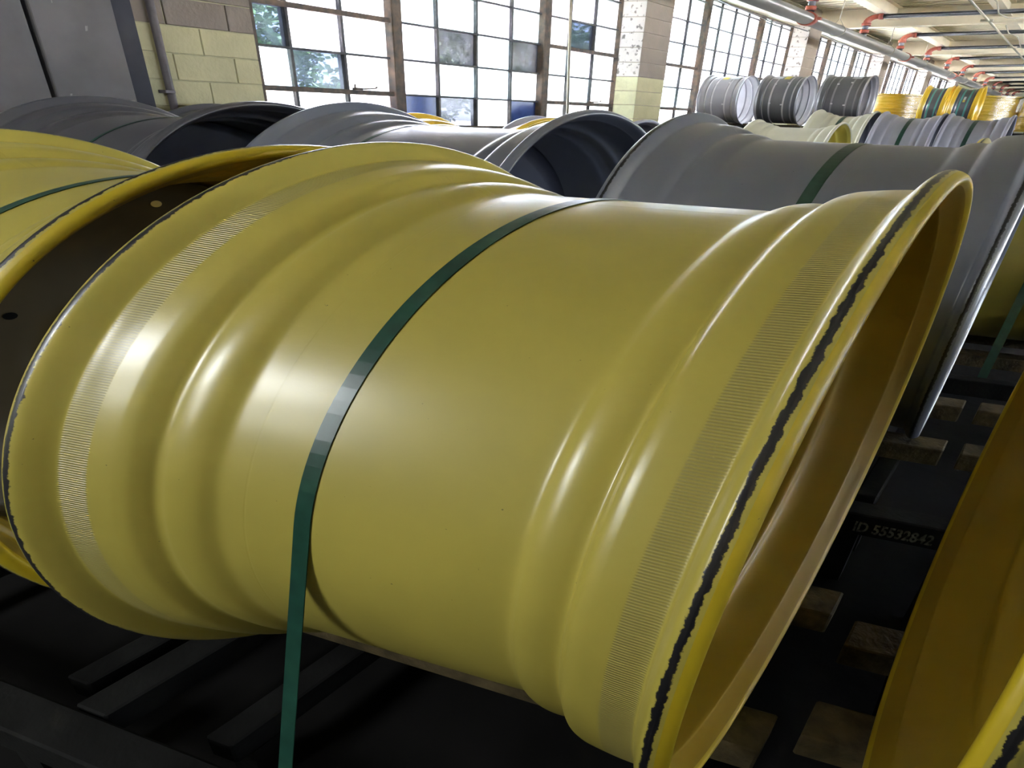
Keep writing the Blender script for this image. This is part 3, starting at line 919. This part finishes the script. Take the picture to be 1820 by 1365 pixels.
def wheel_disc(parent, u, v, z, R, mat, holes=()):
    """dished centre plate welded inside a rim; (along, across, height) of the rim axis at the weld"""
    k = R / 0.645
    prof = [(0.5412, 0.03), (0.5412, -0.012), (0.50, -0.018), (0.44, -0.03), (0.37, -0.055), (0.30, -0.066), (0.22, -0.066), (0.145, -0.064), (0.143, -0.052), (0.22, -0.054),
            (0.30, -0.054), (0.37, -0.043), (0.44, -0.018), (0.50, -0.006), (0.530, 0.0), (0.5325, 0.03)]
    seg = 96
    mb = MB(); vs_, fs = [], []
    m_ = len(prof)
    for i in range(seg):
        a_ = i * 2 * math.pi / seg
        for r_, t_ in prof: vs_.append((u + r_ * k * math.cos(a_) + 0.0163 * t_, v + t_, z + r_ * k * math.sin(a_)))
    for i in range(seg):
        for j in range(m_ - 1):
            fs.append((i * m_ + j, i * m_ + j + 1, ((i + 1) % seg) * m_ + j + 1, ((i + 1) % seg) * m_ + j))
    mb.add(vs_, fs, 0, True)
    d = mb.obj('wheel_disc', mat, parent)
    for (hu, hz, hr, hm) in holes:
        rr = math.hypot(hu - u, hz - z) / k
        tt = np.interp(rr, [0.145, 0.22, 0.30, 0.37, 0.44, 0.50, 0.53], [-0.052, -0.054, -0.054, -0.043, -0.018, -0.006, 0.0])
        pts = [(hu + hr * math.cos(q), v + tt + 0.003, hz + hr * 0.8 * math.sin(q)) for q in [i * 2 * math.pi / 16 for i in range(16)]]
        MB().add(pts, [tuple(range(16))]).obj('bolt_hole', hm, d)
    return d


MAT['disc_shade'] = mottled('disc_paint_with_shade', (0.085, 0.06, 0.022), 0.15, 0.5, 6, 0.4)  # yellow disc darkened to brown: shade within the rim put into colour
wheel_disc(left_rim, U1 + 0.02, -1.36, 0.93, R1, MAT['disc_shade'], ((1.16, 1.38, 0.012, MAT['amb_barrel']), (0.855, 1.105, 0.013, MAT['hole'])))


# --- second row, greys
U2, Z2, R2 = 2.385, 1.03, 0.65
rim(U2, (-0.87 - 0.06) / 2, Z2, R2, 0.81, G, 'large grey wheel rim behind the foreground yellow rim', 'grey rims in the second row', seg=256, sub=3)
mid_rim = rim(U2, (-1.90 - 1.13) / 2, Z2, R2, 0.77, [MAT['gry_barrel']] * 4, 'mid grey wheel rim below the nearest window, dark open end', 'grey rims in the second row', seg=256, sub=3)
dark_rim = rim(U2, (-2.99 - 2.245) / 2, Z2 - 0.01, R2, 0.745, D, 'dark grey wheel rim in front of the grey door', 'grey rims in the second row', seg=256, sub=3)
strap(U2, -0.455, Z2, R2, 'green strap over the large grey rim behind yellow one', width=0.03, foot_z=0.37)
strap(U2, -1.67, Z2, R2, 'thin dark green strap over mid grey rim', width=0.012, foot_z=0.37)
strap(U2, -2.61, Z2 - 0.01, R2, 'thin dark green strap over the dark grey rim', width=0.012, foot_z=0.37)

MAT['disc_slate'] = mottled('slate_disc_paint', (0.10, 0.105, 0.14), 0.1, 0.45, 5, 0.5)
wheel_disc(mid_rim, U2, -1.50, Z2, R2, MAT['disc_slate'])
wheel_disc(dark_rim, U2, -2.60, Z2 - 0.01, R2, MAT['disc_slate'])

# --- third row
U3 = 3.74
rim(U3, -2.32, 0.985, R1, 0.69, [MAT['amb_barrel']] * 4, 'amber yellow wheel rim peeping over grey rims below window', 'rims in the third row')
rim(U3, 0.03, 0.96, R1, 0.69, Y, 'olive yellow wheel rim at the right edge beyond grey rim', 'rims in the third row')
strap(U3, 0.035, 0.96, R1, 'green strap over the olive rim at the right edge', width=0.03, foot_z=0.3)
rim(U3, -3.50, 1.0, R1, 0.69, D, 'dark grey wheel rim behind the dark grey rim at left', 'rims in the third row')
# --- fourth and fifth rows, only tops show
U4 = 5.1
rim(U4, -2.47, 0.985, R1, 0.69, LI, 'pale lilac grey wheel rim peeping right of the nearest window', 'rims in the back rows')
U6 = 7.78
rim(U6, -1.99, 1.065, 0.60, 0.67, [MAT['crm_barrel'], MAT['crm_barrel'], MAT['crm_barrel'], MAT['yel_barrel']], 'low cream rim with yellow inside in front of cream rim', 'rims in the back rows')
U7 = 9.13
Z7, R7, W7 = 1.235, 0.595, 0.50
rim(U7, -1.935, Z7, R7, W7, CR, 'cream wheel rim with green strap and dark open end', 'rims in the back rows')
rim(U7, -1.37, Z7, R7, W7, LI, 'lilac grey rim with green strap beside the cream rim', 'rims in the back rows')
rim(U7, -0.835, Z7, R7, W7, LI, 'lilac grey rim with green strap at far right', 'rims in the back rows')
strap(U7, -1.935, Z7, R7, 'green strap over the cream rim far back', width=0.035, foot_z=0.64)
strap(U7, -1.37, Z7, R7, 'green strap over the lilac rim beside the cream rim', width=0.035, foot_z=0.64)
strap(U7, -0.86, Z7, R7, 'green strap over the lilac rim at far right', width=0.035, foot_z=0.64)

# --- silver rims on the upper tier
SOUT = [(0.003, .643), (.008, .645), (.020, .640), (.030, .630), (.038, .612), (.055, .606), (.085, .604), (.10, .600), (.106, .582), (.116, .574), (.128, .574), (.137, .596), (.15, .600),
        (.215, .600), (.222, .598), (.230, .572), (.246, .572), (.254, .598), (.26, .600), (.30, .600)]
SINN = [(.0, .640), (0, .632), (.012, .628), (.024, .618), (.034, .602), (.055, .596), (.085, .594), (.10, .588), (.108, .578), (.125, .576), (.14, .588), (.15, .590), (.215, .590), (.25, .590), (.30, .590)]
U8, Z8, R8, W8 = 10.7, 1.965, 0.405, 0.44
PITCH8 = 0.615
for i, (mset, lab) in enumerate((
        ([MAT['sil_barrel'], MAT['sil_barrel'], MAT['sil_barrel'], MAT['pale_in']], 'light silver grey rim on the upper tier, leftmost of three'),
        ([MAT['sld_barrel'], MAT['sld_barrel'], MAT['sil_barrel'], MAT['pale_in']], 'slate grey rim on upper tier between two others, pale inside'),
        ([MAT['sld_barrel'], MAT['sld_barrel'], MAT['sil_barrel'], MAT['sil_barrel']], 'dark slate grey rim on upper tier beside yellow wrapped stack'))):
    vm = -3.565 + i * PITCH8 + (0.01 if i == 2 else 0)
    e = rim(U8, vm, Z8 + 0.018 * i, R8, W8, mset, lab, 'silver grey rims on the upper tier', seg=96, sub=2, out=SOUT, inn=SINN, key='silver')
    rb = 0.600 * R8 / 0.645
    zc = Z8 + 0.018 * i
    for (va, vb, a0, a1, mt, nm) in ((0.035, 0.125, 1.75, 2.08, 'label_white', 'paper_label'), (-0.045, 0.015, 1.75, 2.12, 'label_yellow', 'yellow_label'))[:(2 if i < 2 else 1)]:
        if i == 1: va, vb = -vb, -va
        o = band_mesh(U8, zc, rb, vm + va, vm + vb, a0, a1, 0.0025, 10).obj(nm, MAT[mt], e)
    # little clips in the grooves
    for (dv_, a) in ((-0.062, 2.45), (0.062, 2.35), (-0.062, 3.3), (0.062, 3.35)):
        MB().box(U8 + (rb + 0.001) * math.cos(a) - 0.012, U8 + (rb + 0.001) * math.cos(a) + 0.006, vm + dv_ - 0.008, vm + dv_ + 0.012,
                 zc + rb * math.sin(a) - 0.01, zc + rb * math.sin(a) + 0.01, ch=0.002).obj('clip', MAT['pale_in'], e)

# --- yellow rims with teal bands on the upper tier
U9, Z9, R9 = 13.0, 1.99, 0.41
TOUT = SOUT
for i, (v0, v1, lab) in enumerate(((-1.90, -1.62, 'narrow amber flanged rim with teal bands beside wrapped yellow stack'), (-1.585, -1.275, 'narrow amber flanged rim with teal bands and paper sticker'))):
    W9 = v1 - v0
    e = rim(U9, (v0 + v1) / 2, Z9, R9, W9, [MAT['sld_barrel'], MAT['amb_barrel'], MAT['amb_barrel'], MAT['amb_barrel']], lab, 'amber rims with teal bands on the upper tier', seg=96, sub=2,
            key='teal%d' % i, stretch=0.8)
    rb = 0.5502 * R9 / 0.645
    for c0 in (-0.035, 0.045):
        band_mesh(U9, Z9, rb, (v0 + v1) / 2 + c0 - 0.010, (v0 + v1) / 2 + c0 + 0.010, -1.0, 4.2, 0.002, 48).obj('teal_band', MAT['teal'], e)
    band_mesh(U9, Z9, rb, (v0 + v1) / 2 - 0.02, (v0 + v1) / 2 + 0.03, 1.65, 1.95, 0.003, 8).obj('paper_label', MAT['label_white'], e)
    if i == 1:
        band_mesh(U9, Z9, rb, (v0 + v1) / 2 - 0.012, (v0 + v1) / 2 + 0.012, 2.55, 2.72, 0.003, 8).obj('paper_label', MAT['label_white'], e)
        band_mesh(U9, Z9, rb, (v0 + v1) / 2 - 0.012, (v0 + v1) / 2 + 0.012, 2.72, 2.85, 0.003, 8).obj('yellow_label', MAT['label_yellow'], e)


# --- film wrapped stacks of yellow rims, axis upright
def wrapped_stack(u, v, z0, R, h, n, label):
    e = empty('wrapped_rim_stack', (u, v, z0), label, 'wrapped stack', 'film wrapped yellow stacks on the upper tier')
    prof = [(R, 0), (R, 0.03), (R * 0.93, 0.05), (R * 0.92, h / 2 - 0.02), (R * 0.92, h / 2 + 0.02), (R * 0.93, h - 0.05), (R, h - 0.03), (R, h)]
    seg = 40
    for k in range(n):
        mb = MB(); vs_, fs = [], []
        loop = prof + [(r_ - 0.02, z_) for r_, z_ in prof[::-1]]
        for i in range(seg):
            a = i * 2 * math.pi / seg
            for r_, z_ in loop: vs_.append((u + r_ * math.cos(a), v + r_ * math.sin(a), z0 + k * h + z_))
        m_ = len(loop)
        for i in range(seg):
            for j in range(m_):
                fs.append((i * m_ + j, i * m_ + (j + 1) % m_, ((i + 1) % seg) * m_ + (j + 1) % m_, ((i + 1) % seg) * m_ + j))
        mb.add(vs_, fs, 0, False)
        mb.obj('rim', MAT['amb_barrel'], e)
    mb = MB(); vs_, fs = [], []
    rows = 14
    for j in range(rows + 1):
        for i in range(seg):
            a = i * 2 * math.pi / seg
            rr = R + 0.012 + 0.006 * math.sin(3 * a + j * 1.3) + random.uniform(-0.003, 0.003)
            vs_.append((u + rr * math.cos(a), v + rr * math.sin(a), z0 + 0.01 + (n * h - 0.01) * j / rows))
    for j in range(rows):
        for i in range(seg): fs.append((j * seg + i, j * seg + (i + 1) % seg, (j + 1) * seg + (i + 1) % seg, (j + 1) * seg + i))
    mb.add(vs_, fs, 0, True)
    mb.obj('stretch_film', MAT['film'], e)


wrapped_stack(14.2, -2.44, 1.59, 0.33, 0.34, 2, 'film wrapped yellow rim stack right of the slate rims')
wrapped_stack(14.2, -1.22, 1.59, 0.30, 0.34, 2, 'film wrapped yellow rim stack right of the teal banded rims')
wrapped_stack(14.2, -0.62, 1.59, 0.30, 0.34, 2, 'film wrapped yellow rim stack at the far right edge')


# ================================================================== RACKS, TIMBERS, BEAMS UNDER THE RIMS
def pallet(u, v0, v1, z, R, label, du=0.218, foot=0.0, h=0.10, group='timber pallets under the rims'):
    """two timbers the rim nests on, two steel bearers below, four feet"""
    zt_ = z - math.sqrt(R * R - (du - 0.035) ** 2)
    e = empty('rim_pallet', (u, (v0 + v1) / 2, 0), label, 'pallet', group)
    for s in (-1, 1):
        MB().box(u + s * du - 0.05, u + s * du + 0.05, v0, v1, zt_ - 0.085, zt_ - 0.002 + foot, ch=0.004).obj('timber', MAT['timber'], e)
    for vv in (v0 + 0.09, v1 - 0.14):
        MB().box(u - 0.56, u + 0.56, vv, vv + 0.05, zt_ - 0.165, zt_ - 0.086, ch=0.004).obj('bearer', MAT['black_steel'], e)
        for s in (-1, 1):
            MB().box(u + s * 0.5 - 0.03, u + s * 0.5 + 0.03, vv, vv + 0.05, 0.0, zt_ - 0.166).obj('foot', MAT['black_steel'], e)
    return e


pallet(U1, -0.84, -0.035, Z1, R1, 'timber and steel pallet under the large foreground yellow rim')
pallet(U1 + 0.02, -1.69, -0.93, 0.93, R1, 'timber and steel pallet under left edge yellow rim')
pallet(U1 - 0.0, -0.015 + 0.02, 0.85, Z1, R1, 'timber and steel pallet under lower right yellow rim', du=0.14)
pallet(U2, -0.95, 0.02, Z2, R2, 'timber and steel pallet under the large grey rim')
pallet(U2, -1.95, -1.08, Z2, R2, 'timber and steel pallet under the mid grey rim')
pallet(U2, -3.02, -2.2, Z2 - 0.01, R2, 'timber and steel pallet under dark grey rim')
pallet(U2, 0.06, 0.9, Z2, R2, 'empty timber and steel pallet right of grey rim')
pallet(U3, -2.7, -1.95, 0.985, R1, 'timber and steel pallet under amber rim of third row')
pallet(U3, -0.36, 0.42, 0.96, R1, 'timber and steel pallet under olive rim at right')
pallet(U3, -3.86, -3.14, 1.0, R1, 'timber and steel pallet under rear dark grey rim')
pallet(U4, -2.85, -2.1, 0.985, R1, 'timber and steel pallet under lilac rim by window')
pallet(U6, -2.35, -1.63, 1.065, 0.60, 'timber and steel pallet under small cream rim')
for v_, l_ in ((-1.935, 'cream rim far back'), (-1.37, 'lilac rim beside cream one'), (-0.835, 'lilac rim at far right')):
    pallet(U7, v_ - 0.265, v_ + 0.265, Z7, R7, 'timber and steel pallet under ' + l_)

# steel rails between the rows; the one behind the front row carries stencilled digits
for (u, v0, v1, zt_, lab) in ((0.365, -1.9, 0.95, 0.335, 'dark steel rack rail in front of the yellow rims'), (1.70, -1.9, 0.95, 0.352, 'dark steel rack rail with faded stencilled digits behind yellow rims'),
                              (3.06, -3.3, 0.95, 0.352, 'dark steel rack rail behind the grey rims')):
    e = empty('rack_rail', (u, (v0 + v1) / 2, 0), lab, 'rail')
    MB().box(u - 0.04, u + 0.04, v0, v1, zt_ - 0.10, zt_, ch=0.005).obj('rail', MAT['black_steel'], e)
    for vv in np.arange(v0 + 0.06, v1, 0.86):
        MB().box(u - 0.03, u + 0.03, vv, vv + 0.05, 0, zt_ - 0.101).obj('post', MAT['black_steel'], e)
    if abs(u - 1.70) < 0.01:
        cu = bpy.data.curves.new('stencil', 'FONT')
        cu.body = 'ID 55532842'
        cu.size = 0.055
        cu.offset = 0.0016
        tmp = bpy.data.objects.new('stencil_tmp', cu); COL.objects.link(tmp)
        bpy.context.view_layer.update()
        me = bpy.data.meshes.new_from_object(tmp.evaluated_get(bpy.context.evaluated_depsgraph_get()))
        co = np.array([v_.co[:] for v_ in me.vertices])
        fs = [tuple(p_.vertices) for p_ in me.polygons]
        bpy.data.objects.remove(tmp, do_unlink=True); bpy.data.meshes.remove(me)
        wtxt = co[:, 0].max() - co[:, 0].min()
        mbt = MB()
        mbt.add([(u - 0.0412, -0.085 + (x - co[:, 0].min()) / wtxt * 0.165, zt_ - 0.078 + y * 1.15) for x, y, _ in co], fs)
        mbt.obj('stencil_digits', MAT['stencil'], e)
# u-direction frame members seen below the left rim and a brown steel bracket
for (v, u0, u1, z, lab) in ((-0.885, 0.41, 1.655, 0.335, 'dark steel cross member between the left two yellow rims'),):
    tag(MB().box(u0, u1, v - 0.03, v + 0.03, z - 0.08, z, ch=0.004).obj('cross_member', MAT['black_steel']), lab, 'rail')

# upper tier decks (hidden legs stand on the floor)
for (u0, u1, v0, v1, lab) in ((10.2, 11.2, -3.9, -2.0, 'dark steel shelf rack below the silver grey rims'), (12.4, 14.7, -2.85, -0.2, 'dark steel shelf rack below wrapped yellow stacks')):
    e = empty('shelf_rack', ((u0 + u1) / 2, (v0 + v1) / 2, 0), lab, 'rack')
    MB().box(u0, u1, v0, v1, 1.50, 1.552, ch=0.004).obj('deck', MAT['black_steel'], e)
    for uu in (u0, u1 - 0.08):
        for vv in (v0, (v0 + v1) / 2, v1 - 0.08):
            MB().box(uu, uu + 0.08, vv, vv + 0.08, 0, 1.499).obj('leg', MAT['black_steel'], e)
    for j, vv in enumerate(np.arange(v0 + 0.1, v1 - 0.1, 0.3)):
        MB().box(u0, u1, vv, vv + 0.06, 1.553, 1.588).obj('slat', MAT['timber'], e)


# ================================================================== TREES OUTSIDE
def tree(u, v, h, r, label, n=9000):
    e = empty('tree', (u, v, -0.15), label, 'tree', 'trees outside the windows')
    MB().tube([(u, v, -0.15), (u + 0.1, v, h * 0.35), (u, v + 0.1, h * 0.7)], 0.12, 10, radii=[0.16, 0.12, 0.06]).obj('trunk', MAT['bark'], e)
    mb = MB(); vs_, fs = [], []
    cl = [(Vector((u, v, h * 0.68)) + Vector((random.uniform(-1, 1), random.uniform(-1, 1), random.uniform(-1, 1))) * r * 0.75, random.uniform(0.35, 0.6) * r) for _ in range(16)]
    for i in range(n):
        c, cr = random.choice(cl)
        d = Vector((random.gauss(0, 1), random.gauss(0, 1), random.gauss(0, 1))).normalized() * cr * random.uniform(0.7, 1.05)
        p = c + d
        a = Vector((random.gauss(0, 1), random.gauss(0, 1), random.gauss(0, 1))).normalized() * 0.06
        b_ = a.cross(Vector((random.gauss(0, 1), random.gauss(0, 1), random.gauss(0, 1)))).normalized() * 0.03
        k = len(vs_)
        vs_ += [tuple(p - a), tuple(p + b_), tuple(p + a), tuple(p - b_)]
        fs.append((k, k + 1, k + 2, k + 3))
    mb.add(vs_, fs)
    o = mb.obj('foliage', MAT['leaf'], e); o['kind'] = 'stuff'


tree(9.0, -8.2, 3.4, 1.5, 'leafy tree outside the left panes of the nearest window')
tree(12.6, -7.6, 3.5, 1.3, 'leafy tree outside the middle panes of the nearest window')
tree(17.5, -8.4, 4.3, 1.4, 'leafy green tree outside the right sash of nearest window')
